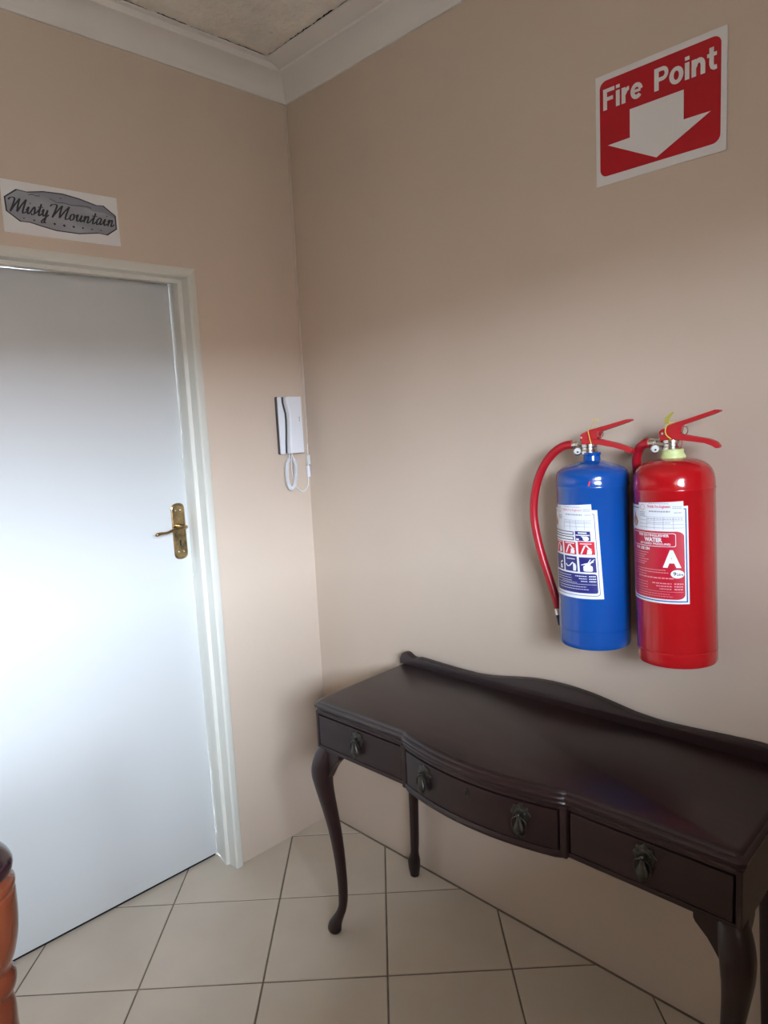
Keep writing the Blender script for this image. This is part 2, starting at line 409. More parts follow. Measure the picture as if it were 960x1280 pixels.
# outdoors: ground, then unseen blocks added to shape the window light
struct(obj('ground', boxes(((XW + T, -60, -0.3), (XW + 60, 50, -0.15))), 'ground'), 'bare ground outside the window')
struct(obj('sky_blocker', boxes(((XW + 12, -40, -0.15), (XW + 12.3, 30, 3.0))), 'sky_blocker'), 'unseen wall added outside to cut off low sky light')  # added to hide the sky near the horizon

struct(obj('top_blocker', boxes(((XW + T, -6, TOP_BLOCK_Z), (XW + TOP_BLOCK_X, 4, TOP_BLOCK_Z + .1))), 'sky_blocker'), 'unseen slab added outside to cut off high sky light')  # added overhead so only a band of sky lights the room
struct(obj('side_blocker', boxes(((XW + T, SIDE_BLOCK_Y - .2, -.15), (XW + SIDE_BLOCK_L, SIDE_BLOCK_Y, 3.2))), 'sky_blocker'), 'unseen block added outside to cut off light from the side')  # added to dim the window light on the near end of the wall
# ------------------------------------------------------------------ dressing table
tb = thing('console_table', (1.075, -0.016, 0), 'dark mahogany bow-front console table with drawers and cabriole legs under the extinguishers', 'table', (0, 0, math.radians(1.25)))
HW, DEP, CH, BOW = 0.595, 0.405, 0.232, 0.040
def front(x, inset_=0.0, step=0.005):
    """front edge of the table outline"""
    a = abs(x)
    if a <= CH: y = DEP + step + (BOW - step) * (1 - (a / CH) ** 2) ** 1.0
    else: y = DEP
    return -(y - inset_)
def outline(ins, n=24):
    o = [(HW - ins, -ins * 0.2), (-HW + ins, -ins * 0.2), (-HW + ins, -DEP + ins + .012), (-HW + ins + .012, -DEP + ins)]
    o += [(-CH - .004, -DEP + ins)]
    for k in range(n + 1): x = -CH + 2 * CH * k / n; o.append((x * (1 - ins * .3), front(x, ins)))
    o += [(CH + .004, -DEP + ins), (HW - ins - .012, -DEP + ins), (HW - ins, -DEP + ins + .012)]
    return o
bm = nb(); loft(bm, [[(x, y, z) for x, y in outline(i)] for i, z in ((0.013, 0.7135), (0.006, 0.7150), (0.004, 0.7200), (0.007, 0.7235), (0.007, 0.7260), (0.001, 0.7285), (0.0, 0.7335), (0.003, 0.7385), (0.009, 0.7410), (0.010, 0.7435), (0.014, 0.7475), (0.019, 0.7500))])
obj('table_top', bm, 'dark_wood', tb, smooth=40)
# gallery at the back
prof = [(-.592, .7495), (-.594, .762), (-.590, .777), (-.580, .787), (-.568, .7895), (-.556, .787), (-.545, .7805), (-.533, .777), (-.52, .778), (-.505, .781), (-.42, .7785), (-.33, .7765), (-.27, .778), (-.21, .785), (-.15, .796), (-.08, .807), (0, .811)]
prof = prof + [(-x, z) for x, z in prof[-2::-1]]
prof = [tuple(p) for p in spline([(x, z if z < .751 else z + .008 * min(1, max(0, (x - .2) / .25)), 0) for x, z in prof], 3)]
bm = nb(); poly = [(p[0], p[1]) for p in prof]
loft(bm, [[(x, y, z if z < .751 else z - dz) for x, z in poly] for y, dz in ((-0.001, 0), (-0.016, 0), (-0.0195, 0.0012), (-0.021, 0.004))])
obj('back_board', bm, 'dark_wood', tb, smooth=40)
# case
def slab(x0, x1, z0, z1, off, thick, n=1, bev=0.0, mname='dark_wood', name='rail', lip=0.0):
    """slab following the front curve"""
    bm = nb(); rings = []
    for k in range(n + 1):
        x = x0 + (x1 - x0) * k / n; y = front(x, off)
        rings.append([(x, y + thick, z0), (x, y, z0), (x, y - lip, (z0 + z1) / 2), (x, y, z1), (x, y + thick, z1)])
    loft(bm, rings)
    return obj(name, bm, mname, tb, bevel=bev)
Z0, Z1 = 0.598, 0.7155
AO = 0.007                                       # apron set back from the top's edge
case = boxes(((-HW + .03, -DEP + .075, Z0 + .004), (HW - .03, -DEP + .060, Z1)), ((-HW + .006, -DEP + .028, Z0), (-HW + .024, -.05, Z1)), ((HW - .024, -DEP + .028, Z0), (HW - .006, -.05, Z1)), ((-HW + .05, -.020, Z0), (HW - .05, -.006, Z1)))
bm = case
case_o = obj('case', bm, 'dark_wood', tb, bevel=.001)
# dark interior behind the drawer gaps
for x0, x1 in ((-HW + .017, -CH - .006), (-CH + .006, CH - .006), (CH + .006, HW - .017)):
    slab(x0, x1, Z0 + .004, Z1, AO + .014, .012, 12, mname='drawer_gap', name='drawer_opening')
for x0, x1, n in ((-HW + .016, -CH - .002, 1), (CH + .002, HW - .016, 1)):
    slab(x0, x1, Z0, Z0 + .012, AO, .03, n, .0015, name='rail'); slab(x0, x1, Z1 - .008, Z1, AO, .03, n, name='rail')
slab(-CH - .002, CH + .002, Z0 - .004, Z0 + .014, AO - .003, .03, 24, .002, name='rail', lip=.003)
slab(-CH, CH, Z1 - .008, Z1, AO, .03, 24, name='rail')
for s in (-1, 1):
    x0, x1 = sorted((s * (HW - .006), s * (HW - .0175)))
    obj('stile', boxes(((x0, -DEP + AO, Z0), (x1, -DEP + AO + .03, Z1))), 'dark_wood', tb, bevel=.003)
    bm = boxes(((s * CH - .0085, front(CH, AO) - .003, Z0 - .002), (s * CH + .0085, front(CH, AO) + .04, Z1)))
    obj('stile', bm, 'dark_wood', tb, bevel=.003)
# pulls
def pull(parent, x, y, z, slope=0.0):
    bm = nb(); n = 40
    rings = []
    for d, s in ((0.0, 1.0), (0.0018, 1.0), (0.0032, 0.88), (0.0028, 0.62), (0.0045, 0.5), (0.0045, 0.2)):
        r_ = []
        for k in range(n):
            a = 2 * PI * k / n; rr = 0.0185 * s * (1 + 0.10 * math.cos(8 * a) * (1 if s > .6 else .2)); r_.append((rr * math.cos(a), -d, 0.010 + rr * math.sin(a)))
        rings.append(r_)
    loft(bm, rings)
    tube(bm, [(0, -.003, .012), (0, -.012, .012)], .0032, 10)                       # post
    bmesh.ops.create_uvsphere(bm, u_segments=10, v_segments=8, radius=0.0045, matrix=Matrix.Translation((0, -.0125, .012)))
    prof_ = [(.0005, -.034), (.004, -.0335), (.0055, -.0305), (.0045, -.0285), (.0075, -.026), (.0105, -.021), (.011, -.0165), (.009, -.010), (.0055, -.002), (.0035, .006), (.0035, .010), (.001, .013)]
    rings = [[(r * math.cos(2 * PI * k / 14), -.0115 + .55 * r * math.sin(2 * PI * k / 14), zz) for k in range(14)] for r, zz in prof_]
    loft(bm, rings)
    for sx in (-1, 1): tube(bm, spline([(sx * .003, -.0115, .008), (sx * .012, -.0115, .002), (sx * .0135, -.0115, -.010), (sx * .010, -.0115, -.022), (sx * .004, -.0115, -.029)], 5), .0014, 6)
    bmesh.ops.scale(bm, verts=bm.verts, vec=(1.22, 1.15, 1.18))
    bmesh.ops.rotate(bm, verts=bm.verts, cent=(0, 0, 0), matrix=Matrix.Rotation(math.atan(slope), 3, 'Z'))
    bmesh.ops.translate(bm, verts=bm.verts, vec=(x, y, z))
    o = obj('drawer_pull', bm, 'old_bronze', parent, smooth=40); o['label'] = 'dark bronze drop pull with pierced rosette'
    return o
ZD0, ZD1 = Z0 + .0145, Z1 - .0125
ZP = 0.664
d1 = slab(-HW + .0215, -CH - .0135, ZD0, ZD1, AO - .001, .014, 1, .0015, name='drawer')
pull(d1, -.410, front(-.41, AO - .001), ZP)
d2 = slab(-CH + .0125, CH - .0125, ZD0, ZD1, AO - .001, .014, 24, .0012, name='drawer')
for sx in (-1, 1):
    x = sx * .140; pull(d2, x, front(x, AO - .001), ZP, 2 * (BOW - .006) * x / CH ** 2)
d3 = slab(CH + .0135, HW - .0215, ZD0, ZD1, AO - .001, .014, 1, .0015, name='drawer')
pull(d3, .410, front(.41, AO - .001), ZP)
bm = nb(); yk = front(0, AO - .001)
sh = ring2d(ellipse(0, .680, .0075, .0115, 20), ellipse(0, .680, .0036, .0065, 20))
rings = [[(x, yk - d, z) for x, z in sh[0][:20]] for d in (0, .0018)] + [[(x, yk - .0018, z) for x, z in sh[0][20:]], [(x, yk - .0006, z) for x, z in sh[0][20:]]]
loft(bm, rings); esc = obj('escutcheon', bm, 'old_bronze', d2, smooth=30)
bm = nb(); prism(bm, ellipse(0, .680, .0033, .0062, 14), lambda a, b: (a, yk - .0003, b), lambda a, b: (a, yk - .0009, b)); obj('keyhole', bm, 'keyhole_black', d2)
# legs
def superring(cx, cy, z, w, p, n=20):
    out = []
    for k in range(n):
        a = 2 * PI * k / n; c, s = math.cos(a), math.sin(a)
        f = (abs(c) ** p + abs(s) ** p) ** (-1 / p); out.append((cx + w * f * c, cy + w * f * s, z))
    return out
def sm(levels, sub=4):
    pts = spline([(l[1], l[2], l[0]) for l in levels], sub); return [(p.z, p.x, p.y) for p in pts]
lev = [(.604, .003, .0255), (.585, .010, .0275), (.560, .017, .0295), (.530, .0220, .0295), (.495, .0220, .0275), (.450, .0170, .0240), (.390, .0085, .0205), (.320, .000, .0178), (.240, -.006, .0155), (.160, -.009, .0138), (.100, -.008, .0130), (.070, -.003, .0138), (.048, .006, .0168), (.030, .0135, .0200), (.014, .0165, .0210), (.004, .016, .0195), (.000, .0155, .0165)]
for sx in (-1, 1):
    cx, cy = sx * (HW - .0325), -(DEP - AO - .0265)
    bm = nb(); rings = [superring(cx, cy, .610, .0250, 9), superring(cx, cy, .6045, .0255, 7)]
    for z, o_, w in sm(lev): rings.append(superring(cx + sx * o_ * .7071 * 1.25, cy - o_ * .7071 * 1.25, z, w, 3.2 if z > .5 else (2.8 if z > .1 else 2.2)))
    loft(bm, rings)
    lg = obj('leg', bm, 'dark_wood', tb, smooth=50)
    # knee brackets under the apron
    prof_b = [(-.030, .003), (.040, .003), (.040, -.012), (.036, -.020), (.026, -.030), (.014, -.042), (.004, -.056), (-.006, -.072), (-.018, -.092), (-.030, -.092)]
    bm = nb(); prism(bm, prof_b, lambda a, b: (cx - sx * (.022 + a), cy - .024, Z0 + b), lambda a, b: (cx - sx * (.022 + a), cy + .006, Z0 + b)); obj('knee_bracket', bm, 'dark_wood', lg, bevel=.003)
    bm = nb(); prism(bm, prof_b, lambda a, b: (cx + sx * .024, cy + .022 + a, Z0 + b), lambda a, b: (cx - sx * .006, cy + .022 + a, Z0 + b)); obj('knee_bracket', bm, 'dark_wood', lg, bevel=.003)
    # straight rear leg
    cy = -.024; cx = sx * (HW - (.040 if sx < 0 else .066))
    bm = nb(); rings = [superring(cx, cy, Z1 - .001, .022, 9), superring(cx, cy, .59, .022, 9)]
    for z, o_, w in sm([(.57, 0, .020), (.45, .001, .0175), (.3, .003, .0150), (.15, .006, .0135), (.085, .009, .0140), (.060, .012, .0195), (.050, .0125, .0205), (.030, .0125, .0195), (.012, .0125, .0165), (.0, .0125, .0145)]): rings.append(superring(cx + sx * o_, cy - .2 * o_, z, w, 3.0 if z > .1 else 2.2))
    loft(bm, rings); obj('leg', bm, 'dark_wood', tb, smooth=50)

# ------------------------------------------------------------------ fire extinguishers
RB = 0.085
def seg(parent, cx, z, lines, m, R, h=1.4, **kw): pass
def words(a0, a1, z, h, n, seed, gap=.35):
    """a row of word-like dashes between two angles"""
    rnd = random.Random(seed); out = []; a = a0; tot = a1 - a0; avg = tot / n
    while a < a1 - .3:
        l = avg * rnd.uniform(.5, 1.2) * (1 - gap * .5); e = min(a + l, a1); out.append((a, z - h / 2, e, z + h / 2)); a = e + avg * gap * .5
    return out
def extinguisher(loc, tilt, label, paint, body_prof, neck, valve):
    e = thing('fire_extinguisher', loc, label, 'extinguisher', (0, tilt, 0), 'fire extinguishers on the wall')
    bm = nb(); lathe(bm, body_prof, 72); obj('cylinder', bm, paint, e, smooth=32)
    # wall bracket
    obj('wall_bracket', boxes(((-.018, .079, .26), (.018, .105, .37))), 'dark_plastic_and_shade', e, bevel=.001)
    bm = nb(); lathe(bm, neck[0], 32); obj('neck', bm, neck[1], e, smooth=40)
    # valve body
    zt = valve['z']
    bm = nb(); lathe(bm, [(.0190, zt - .002), (.0200, zt), (.0200, zt + .006), (.0180, zt + .008), (.0180, zt + .014), (.0195, zt + .016), (.0195, zt + .022), (.015, zt + .024)], 20, valve['x'], 0)
    tube(bm, [(valve['x'], 0, zt + .013), (-.036, 0, zt + .014)], .0075, 12)
    vb = obj('valve', bm, 'chrome', e, smooth=35)
    bm = nb(); fx0, fx1, fz = valve['ferrule']; tube(bm, [(fx1, 0, fz), (fx1 - .006, 0, fz), (fx1 - .0062, 0, fz), (fx0, 0, fz - .001)], lambda t: .0082 if t < .4 else .0092, 16); obj('hose_ferrule', bm, 'chrome', e, smooth=40)
    # gauge turned towards the room
    gx, gz = valve['gauge']; d = Vector((.35, -.93, .05)).normalized(); c0 = Vector((gx, -.012, gz))
    bm = nb(); tube(bm, [c0 - d * .008, c0 + d * .004, c0 + d * .0041, c0 + d * .006], lambda t: .0105 if t < .9 else .0088, 20); g_ = obj('gauge', bm, 'chrome', e, smooth=40)
    bm = nb(); tube(bm, [c0 + d * .0055, c0 + d * .0063], .0078, 20); obj('gauge_face', bm, 'gauge_face', g_)
    u = d.cross(Vector((0, 0, 1))).normalized(); v = u.cross(d)
    bm = nb(); tube(bm, [c0 + d * .0064 + v * -.001, c0 + d * .0070 - v * .004 - u * .001], .0022, 8); obj('gauge_needle', bm, 'keyhole_black', g_)
    # levers, cut from folded sheet: two cheeks and a back
    def lever(name, poly, wid, cross):
        bm = nb(); k = wid
        prism(bm, poly, lambda a, b: (a / 1000, -k, b / 1000), lambda a, b: (a / 1000, k, b / 1000))
        return obj(name, bm, 'lever_red', e, bevel=.0016)
    lever('carry_handle', valve['lower'], .0085, 0); lever('squeeze_lever', valve['upper'], .0075, 0)
    bm = nb(); tube(bm, [(valve['pin'][0], -.012, valve['pin'][1]), (valve['pin'][0], .012, valve['pin'][1])], .0028, 10); obj('pivot_pin', bm, 'chrome', e, smooth=40)
    # pull pin ring
    rx, rz = valve['ring']; bm = nb(); tube(bm, [(rx + .007 * math.cos(a) * .5, -.004 + .006 * math.cos(a), rz + .0085 * math.sin(a)) for a in [2 * PI * k / 20 for k in range(21)]], .0011, 6); obj('pin_ring', bm, 'chrome', e, smooth=60)
    # hose
    bm = nb(); tube(bm, spline(valve['hose'], 8), lambda t: .0105, 16); hs = obj('hose', bm, 'hose_red', e, smooth=60)
    if 'tip' in valve:
        a, b, c = [Vector(p) for p in valve['tip']]
        bm = nb(); tube(bm, [a, b], .0108, 16); obj('nozzle_collar', bm, 'chrome', hs, smooth=40)
        bm = nb(); tube(bm, [b, b.lerp(c, .5), c], lambda t: .0098 - .003 * t, 14); obj('nozzle', bm, 'navy_rubber', hs, smooth=40)
    return e
blue_prof = [(.0, .010), (.070, .010), (.079, .003), (.0825, .0), (.0848, .004), (.085, .012), (.085, .040), (.0838, .0415), (.0838, .0435), (.085, .045), (.085, .385), (.0862, .387), (.0862, .390), (.0850, .392), (.0852, .405), (.0845, .414), (.0815, .4215), (.0735, .429), (.062, .4345), (.045, .440), (.030, .4445), (.022, .447)]
red_prof = [(.0, .010), (.070, .010), (.080, .003), (.0835, .0), (.0848, .003), (.085, .012), (.085, .030), (.0838, .0315), (.0838, .0335), (.085, .035), (.085, .385), (.0862, .387), (.0862, .389), (.0850, .391), (.0845, .405), (.0825, .4175), (.0785, .428), (.072, .4365), (.062, .444), (.050, .449), (.034, .4525), (.024, .454)]
bl = extinguisher((1.2255, -.106, .985), math.radians(-.45), 'blue fire extinguisher with pictogram label, left of the red one', 'blue_paint', blue_prof,
    ([(.0215, .443), (.0205, .448), (.0195, .458), (.0215, .4605), (.0215, .466), (.012, .467)], 'blue_paint'),
    dict(x=-.006, z=.464, gauge=(-.030, .470), ferrule=(-.058, -.034, .486), pin=(-.020, .502), ring=(.026, .5085),
         lower=[(-24, 483), (6, 483), (22, 484), (60, 477), (84, 470), (96, 464), (104, 463), (107, 469), (100, 475), (84, 482), (60, 488.5), (30, 496), (20, 498), (-22, 497)],
         upper=[(-27, 494), (-26.5, 507), (-22, 511), (-2, 519.5), (50, 531), (92, 541), (103, 541), (104, 537), (97, 534.5), (50, 521), (30, 516), (24, 510), (21, 499), (10, 496)],
         hose=[(-.050, 0, .4855), (-.068, 0, .484), (-.089, 0, .476), (-.111, 0, .460), (-.134, -.001, .432), (-.153, -.001, .394), (-.165, -.001, .348), (-.168, 0, .300), (-.160, 0, .249), (-.146, 0, .197), (-.128, .002, .142), (-.113, .003, .096), (-.104, .003, .064)],
         tip=[(-.1045, .003, .066), (-.101, .003, .050), (-.098, .003, .022)]))
rd = extinguisher((1.4295, -.106, .985), math.radians(-1.4), 'red water fire extinguisher with large letter A, hung at the right', 'red_paint', red_prof,
    ([(.0250, .4505), (.0262, .4535), (.0258, .458), (.0230, .463), (.0220, .468), (.0228, .4725), (.015, .4735)], 'lime_plastic'),
    dict(x=-.002, z=.471, gauge=(-.034, .475), ferrule=(-.060, -.034, .489), pin=(-.018, .508), ring=(.029, .512),
         lower=[(-27, 492), (12, 492), (22, 491), (70, 483.5), (84, 478), (93, 472), (99, 472), (101, 477), (94, 485), (80, 492), (57, 497), (30, 503), (18, 506), (-24, 505)],
         upper=[(-28, 500), (-28, 512), (-22, 517), (-14, 519), (-8, 524), (5, 529), (50, 541), (92, 552.5), (102, 552), (104, 548.5), (94, 544.5), (50, 531.5), (24, 524), (22, 516), (20, 506), (8, 502)],
         hose=[(-.052, 0, .4885), (-.066, .003, .486), (-.082, .012, .476), (-.094, .022, .457), (-.099, .032, .428), (-.098, .044, .380), (-.095, .050, .300), (-.094, .062, .200), (-.0945, .064, .110)]))

# labels: shapes in (angle from the wall's outward direction in degrees, height in mm)
def label_blue(e):
    tl, pv = math.radians(-0.0), (36, 240)
    def slant(sh):          # the sticker leans: its lower end sits further right
        return [(a + (337 - z) * 0.040, z) for a, z in sh[0]], sh[1]
    K = lambda name, sh, lay, m, par: curved(name, slant(sh), RB + 0.00025 * lay + .0002, m, par)
    lab = K('label', poly2d([(-62, 126), (35.5, 126), (35.5, 337), (-62, 337)]), 1, 'paper', e); lab['label'] = 'white and navy pictogram label'
    K('inspection_sticker', poly2d([(-43, 290), (27.5, 290), (27.2, 351), (-42.4, 345)]), 2, 'paper', lab)
    K('lettering', text2d('Shields Fire Engineers', -23.4, 11.9, 332.5, 339.5, .02), 3, 'print_pink', lab)
    K('seal', ring2d(ellipse(-32.5, 335, 4.2, 6.5, 20), ellipse(-32.5, 335, 3.4, 5.3, 20)), 3, 'print_pink', lab)
    K('small_print', rects2d(*words(-20, 10, 343.5, 1.4, 8, 1), *words(-18, 12, 325.5, 2.6, 7, 2), *words(14, 25, 338, 1.2, 4, 3), *words(14, 25, 334.5, 1.2, 4, 4), *words(16, 26, 325.5, 1.4, 3, 5),
        *words(-37, -27, 322, 1.6, 2, 6), *words(-37, -27, 318.5, 1.6, 2, 7), *words(-37, -27, 315, 1.6, 2, 8), *words(-20, 24, 308.5, 1.3, 12, 9)), 3, 'print_grey', lab)
    g = [(-22, z - .35, 26, z + .35) for z in (312.5, 305, 297.5)] + [(a - .25, 290, a + .25, 312.5) for a in (-22, -10, 1, 14.5)]
    K('table_lines', rects2d(*g), 3, 'print_grey', lab)
    K('border', ring2d(rrect(-58, 133, 30.6, 330, 6), rrect(-57.2, 134.2, 29.8, 328.8, 5.4)), 1.6, 'print_navy', lab)
    K('flame', poly2d([(-50, 296), (-45, 294), (-42, 301), (-43, 309), (-46, 320), (-48, 311), (-52, 303)]), 2.4, 'print_flame', lab)
    # specification boxes
    bx = []
    for z0, z1 in ((277, 285.5), (264.5, 273.5)): bx.append(ring2d([(-56, z0), (-4.5, z0), (-4.5, z1), (-56, z1)], [(-55.4, z0 + 1.8), (-6, z0 + 1.8), (-6, z1 - 1.8), (-55.4, z1 - 1.8)]))
    K('boxes', join2d(*bx), 1.6, 'print_black', lab)
    K('panel', rects2d((-1.8, 264.5, 22.2, 287)), 1.6, 'print_navy', lab)
    K('panel_print', join2d(rects2d((3, 281.5, 17, 284.5), (-1, 276.5, 21, 279)), poly2d(ellipse(15, 270, 4.8, 5.6, 18)), rects2d((-.5, 266, 4, 270)), poly2d([(7, 275.5), (13, 275.5), (12, 272), (10, 272)])), 2.4, 'print_white', lab)
    # red pictograms over navy pictograms
    K('red_pictograms', rects2d((1.6, 232, 27.4, 262.5), (-26, 231, -2, 260.5), (-54, 231, -29.5, 260)), 1.6, 'print_red', lab)
    K('navy_pictograms', rects2d((1.6, 190, 27.4, 225.5), (-26, 190, -2, 226.5), (-54, 190, -29, 226.5)), 1.6, 'print_navy', lab)
    K('navy_panel', poly2d(rrect(-54, 139.5, 27.4, 186, 4)), 1.6, 'print_navy', lab)
    wh = []
    for ox in (14, -13.5, -41):
        o = ox
        # hands above a canister
        wh.append(stroke2d([(o - 8, 233.5), (o - 5, 243), (o - 1.5, 253), (o + 1, 254), (o + 4, 248), (o + 8, 244)], 2.6))
        wh.append(poly2d([(o + .5, 233), (o + 8, 233), (o + 9, 240), (o + 6, 246), (o + 2, 244), (o + 1.5, 238)])); wh.append(rects2d((o - 9, 256.5, o + 9, 258.5)))
    o = 14.5     # extinguisher with lever
    wh += [poly2d(rrect(o - 7, 192, o + 7.5, 206, 3)), poly2d([(o - 4, 206), (o + 4, 206), (o + 5, 211), (o + 10, 215), (o + 9, 217), (o + 2, 213), (o - 4, 211), (o - 10, 208), (o - 10, 206), (o - 4, 208)]), stroke2d([(o + 1, 212), (o + 5, 221)], 1.6), stroke2d([(o + 4, 213), (o + 11, 221)], 1.6)]
    o = -13.5    # hose and hand
    wh += [stroke2d([tuple(p)[:2] for p in spline([(o - 10, 207, 0), (o - 7, 202, 0), (o - 2, 204, 0), (o + 3, 211, 0), (o + 5, 208, 0), (o + 5.5, 199, 0)], 5)], 2.4), poly2d([(o + 3.5, 192), (o + 8.5, 192), (o + 9.5, 203), (o + 8, 210), (o + 4, 208)]), rects2d((o - 8, 219, o + 8, 221))]
    o = -42
    wh += [poly2d([(o + 2, 193), (o + 9, 193), (o + 8, 203), (o + 3, 204)]), poly2d([(o + 2, 204), (o + 10, 209), (o + 9, 213), (o + 4, 209)])]
    K('pictogram_shapes', join2d(*wh), 2.4, 'print_white', lab)
    tx = []
    for z, a in ((180, -7), (174, -1), (168, 2)): tx += words(a, 12, z, 2.0, 5, int(z)) + words(15.2, 25.5, z, 2.4, 3, int(z) + 1) + words(-50, -14, z, 1.2, 9, int(z) + 2)
    tx += [(-50, 160.2, 25.5, 160.9)] + words(-44, 10, 154.5, 1.3, 13, 41) + words(-44, 14, 148.5, 1.3, 13, 42) + words(-36, -5, 163.8, 1, 8, 43)
    K('small_print', rects2d(*tx), 2.4, 'print_white', lab)
    # a dab of red paint on the shoulder
    d = curved('paint_dab', poly2d([(22.5, 392.8), (24.8, 392.8), (26.5, 404), (24.2, 404)]), .0866, 'print_red', e)
label_blue(bl)
def label_red(e):
    K = lambda name, sh, lay, m, par: curved(name, sh, RB + 0.00025 * lay + .0002, m, par)
    lab = K('label', poly2d([(-63, 144.5), (41.6, 144.5), (41.6, 356), (-63, 356)]), 1, 'print_white', e); lab['label'] = 'red and white water label'
    K('border', ring2d([(-61, 148.5), (39.4, 148.5), (39.4, 351), (-61, 351)], [(-60.4, 151), (37.6, 151), (37.6, 349), (-60.4, 349)]), 1.6, 'print_blue', lab)
    K('red_panel', poly2d(rrect(-57, 154, 35.8, 302, 11)), 1.6, 'label_red', lab)
    K('inspection_sticker', poly2d([(-34, 305.5), (35.6, 306), (35.4, 366.5), (-33.2, 362)]), 2.2, 'paper', lab)
    K('lettering', text2d('Shields Fire Engineers', -15.2, 18.1, 350.5, 358.5, .02), 3, 'print_red', lab)
    K('seal', ring2d(ellipse(-24.8, 352.5, 4.6, 6.8, 20), ellipse(-24.8, 352.5, 3.8, 5.6, 20)), 3, 'print_pink', lab)
    K('small_print', rects2d(*words(-13, 16, 361.5, 1.2, 8, 11), *words(-12.7, 17.7, 344.5, 2.8, 7, 12), *words(21, 34, 355, 1.2, 4, 13), *words(21, 34, 351.5, 1.2, 4, 14), *words(23, 33, 342, 1.6, 3, 15),
        *words(-30, -20, 342, 1.8, 2, 16), *words(-30, -20, 338.5, 1.8, 2, 17), *words(-30, -20, 335, 1.8, 2, 18), *words(-16, 34, 328.5, 1.6, 10, 19), *words(-16, 18, 320.5, 1.2, 9, 20)), 3, 'print_grey', lab)
    g = [(-31, z - .35, 35.5, z + .35) for z in (332.5, 325, 317, 309.5)] + [(a - .25, 306.5, a + .25, 332.5) for a in (-17.1, -4.7, 8.2, 21.9)]
    K('table_lines', rects2d(*g), 3, 'print_grey', lab)
    K('flame', poly2d([(-45, 308), (-39, 311), (-36.5, 319), (-39, 327), (-43, 332), (-46, 343), (-48, 331), (-51, 322), (-50, 313)]), 1.6, 'print_flame', lab)
    K('flame_core', poly2d([(-45, 309), (-41.5, 312), (-41, 318), (-44, 324), (-46.5, 316)]), 2.4, 'print_flame_pale', lab)
    K('title_box', ring2d(rrect(-50, 268.5, 24.8, 298, 4), rrect(-49.5, 269.6, 24.1, 296.9, 3.4)), 2.4, 'print_white', lab)
    K('lettering', text2d('FIRE EXTINGUISHER', -34, 15.6, 289.8, 295.4, .025), 2.4, 'print_white', lab)
    K('lettering', text2d('WATER', -22.5, 6.4, 278.2, 288, .05), 2.4, 'print_white', lab)
    K('lettering', text2d('(STORED PRESSURE)', -31, 17.4, 271, 276.4, .02), 2.4, 'print_white', lab)
    K('lettering', text2d('FOR USE ON', -42, -13.4, 259.5, 266, .03), 2.4, 'print_white', lab)
    K('large_letter', text2d('A', 6.3, 31.2, 223.5, 262, .055), 2.4, 'print_white', lab)
    K('volume_oval', poly2d(ellipse(25.9, 210, 9, 9.2, 28)), 2.4, 'print_white', lab)
    K('handwriting', join2d(text2d('9', 20.3, 24.2, 206.5, 214.5, .02), text2d('Litre', 25, 33.5, 206.5, 212.5, .02)), 3.2, 'print_black', lab)
    tx = []
    for i, z in enumerate((254, 248.5, 243.5, 238.5, 233, 228.5)): tx += words(-48, -15 - (i % 3) * 4, z, 1.5, 9, 50 + i)
    tx += words(-42, 10, 217.5, 1.5, 14, 60) + words(-42, 14, 212, 1.7, 14, 61) + words(-38, 21, 200, 2.4, 9, 62) + words(-46, -20, 206, 1.2, 7, 63)
    for z, a in ((188.5, -10), (182.5, -4), (176.5, 1)): tx += words(a, 17.8, z, 2.3, 5, int(z)) + words(21.3, 33.5, z, 2.8, 3, int(z) + 1) + words(-48, -18, z, 1.2, 8, int(z) + 2)
    tx += [(-48, 170.3, 33.5, 171)] + words(-40, 16, 165, 1.2, 12, 70) + words(-40, 20, 160, 1.2, 12, 71)
    K('small_print', rects2d(*tx), 2.4, 'print_pink', lab)
label_red(rd)
# yellow seals
bm = nb(); tube(bm, spline([(-.004, -.0085, .5185), (-.001, -.0105, .508), (.003, -.0115, .495), (.006, -.0100, .4835), (.006, .0, .480), (.002, .0095, .492), (-.003, .009, .512), (-.004, .003, .522), (.004, -.002, .531), (.010, -.004, .541), (.016, -.004, .546), (.022, -.003, .540)], 5), .0011, 6)
obj('seal_tie', bm, 'yellow_tie', bl, smooth=60)
bm = nb(); tube(bm, spline([(.006, -.004, .531), (-.004, -.0095, .528), (-.011, -.011, .517), (-.009, -.0115, .505), (.000, -.011, .496), (.009, -.010, .490), (.012, .0, .486), (.004, .010, .500), (-.004, .010, .520), (-.006, .003, .530), (-.010, -.002, .536)], 5), .0013, 6)
obj('seal_tie', bm, 'yellow_tie', rd, smooth=60)
bm = nb(); prism(bm, [(-.015, .528), (-.007, .530), (-.004, .540), (.006, .553), (.003, .554), (-.003, .551), (-.013, .543), (-.016, .535)], lambda a, b: (a, -.004, b), lambda a, b: (a + .001, -.0052, b)); obj('seal_tag', bm, 'olive_tag', rd, bevel=.0004)
bm = nb(); tube(bm, spline([(.012, -.010, .490), (.016, -.012, .478), (.020, -.012, .474), (.024, -.011, .480), (.025, -.010, .492)], 5), .0007, 5); obj('seal_string', bm, 'lever_red', rd, smooth=60)

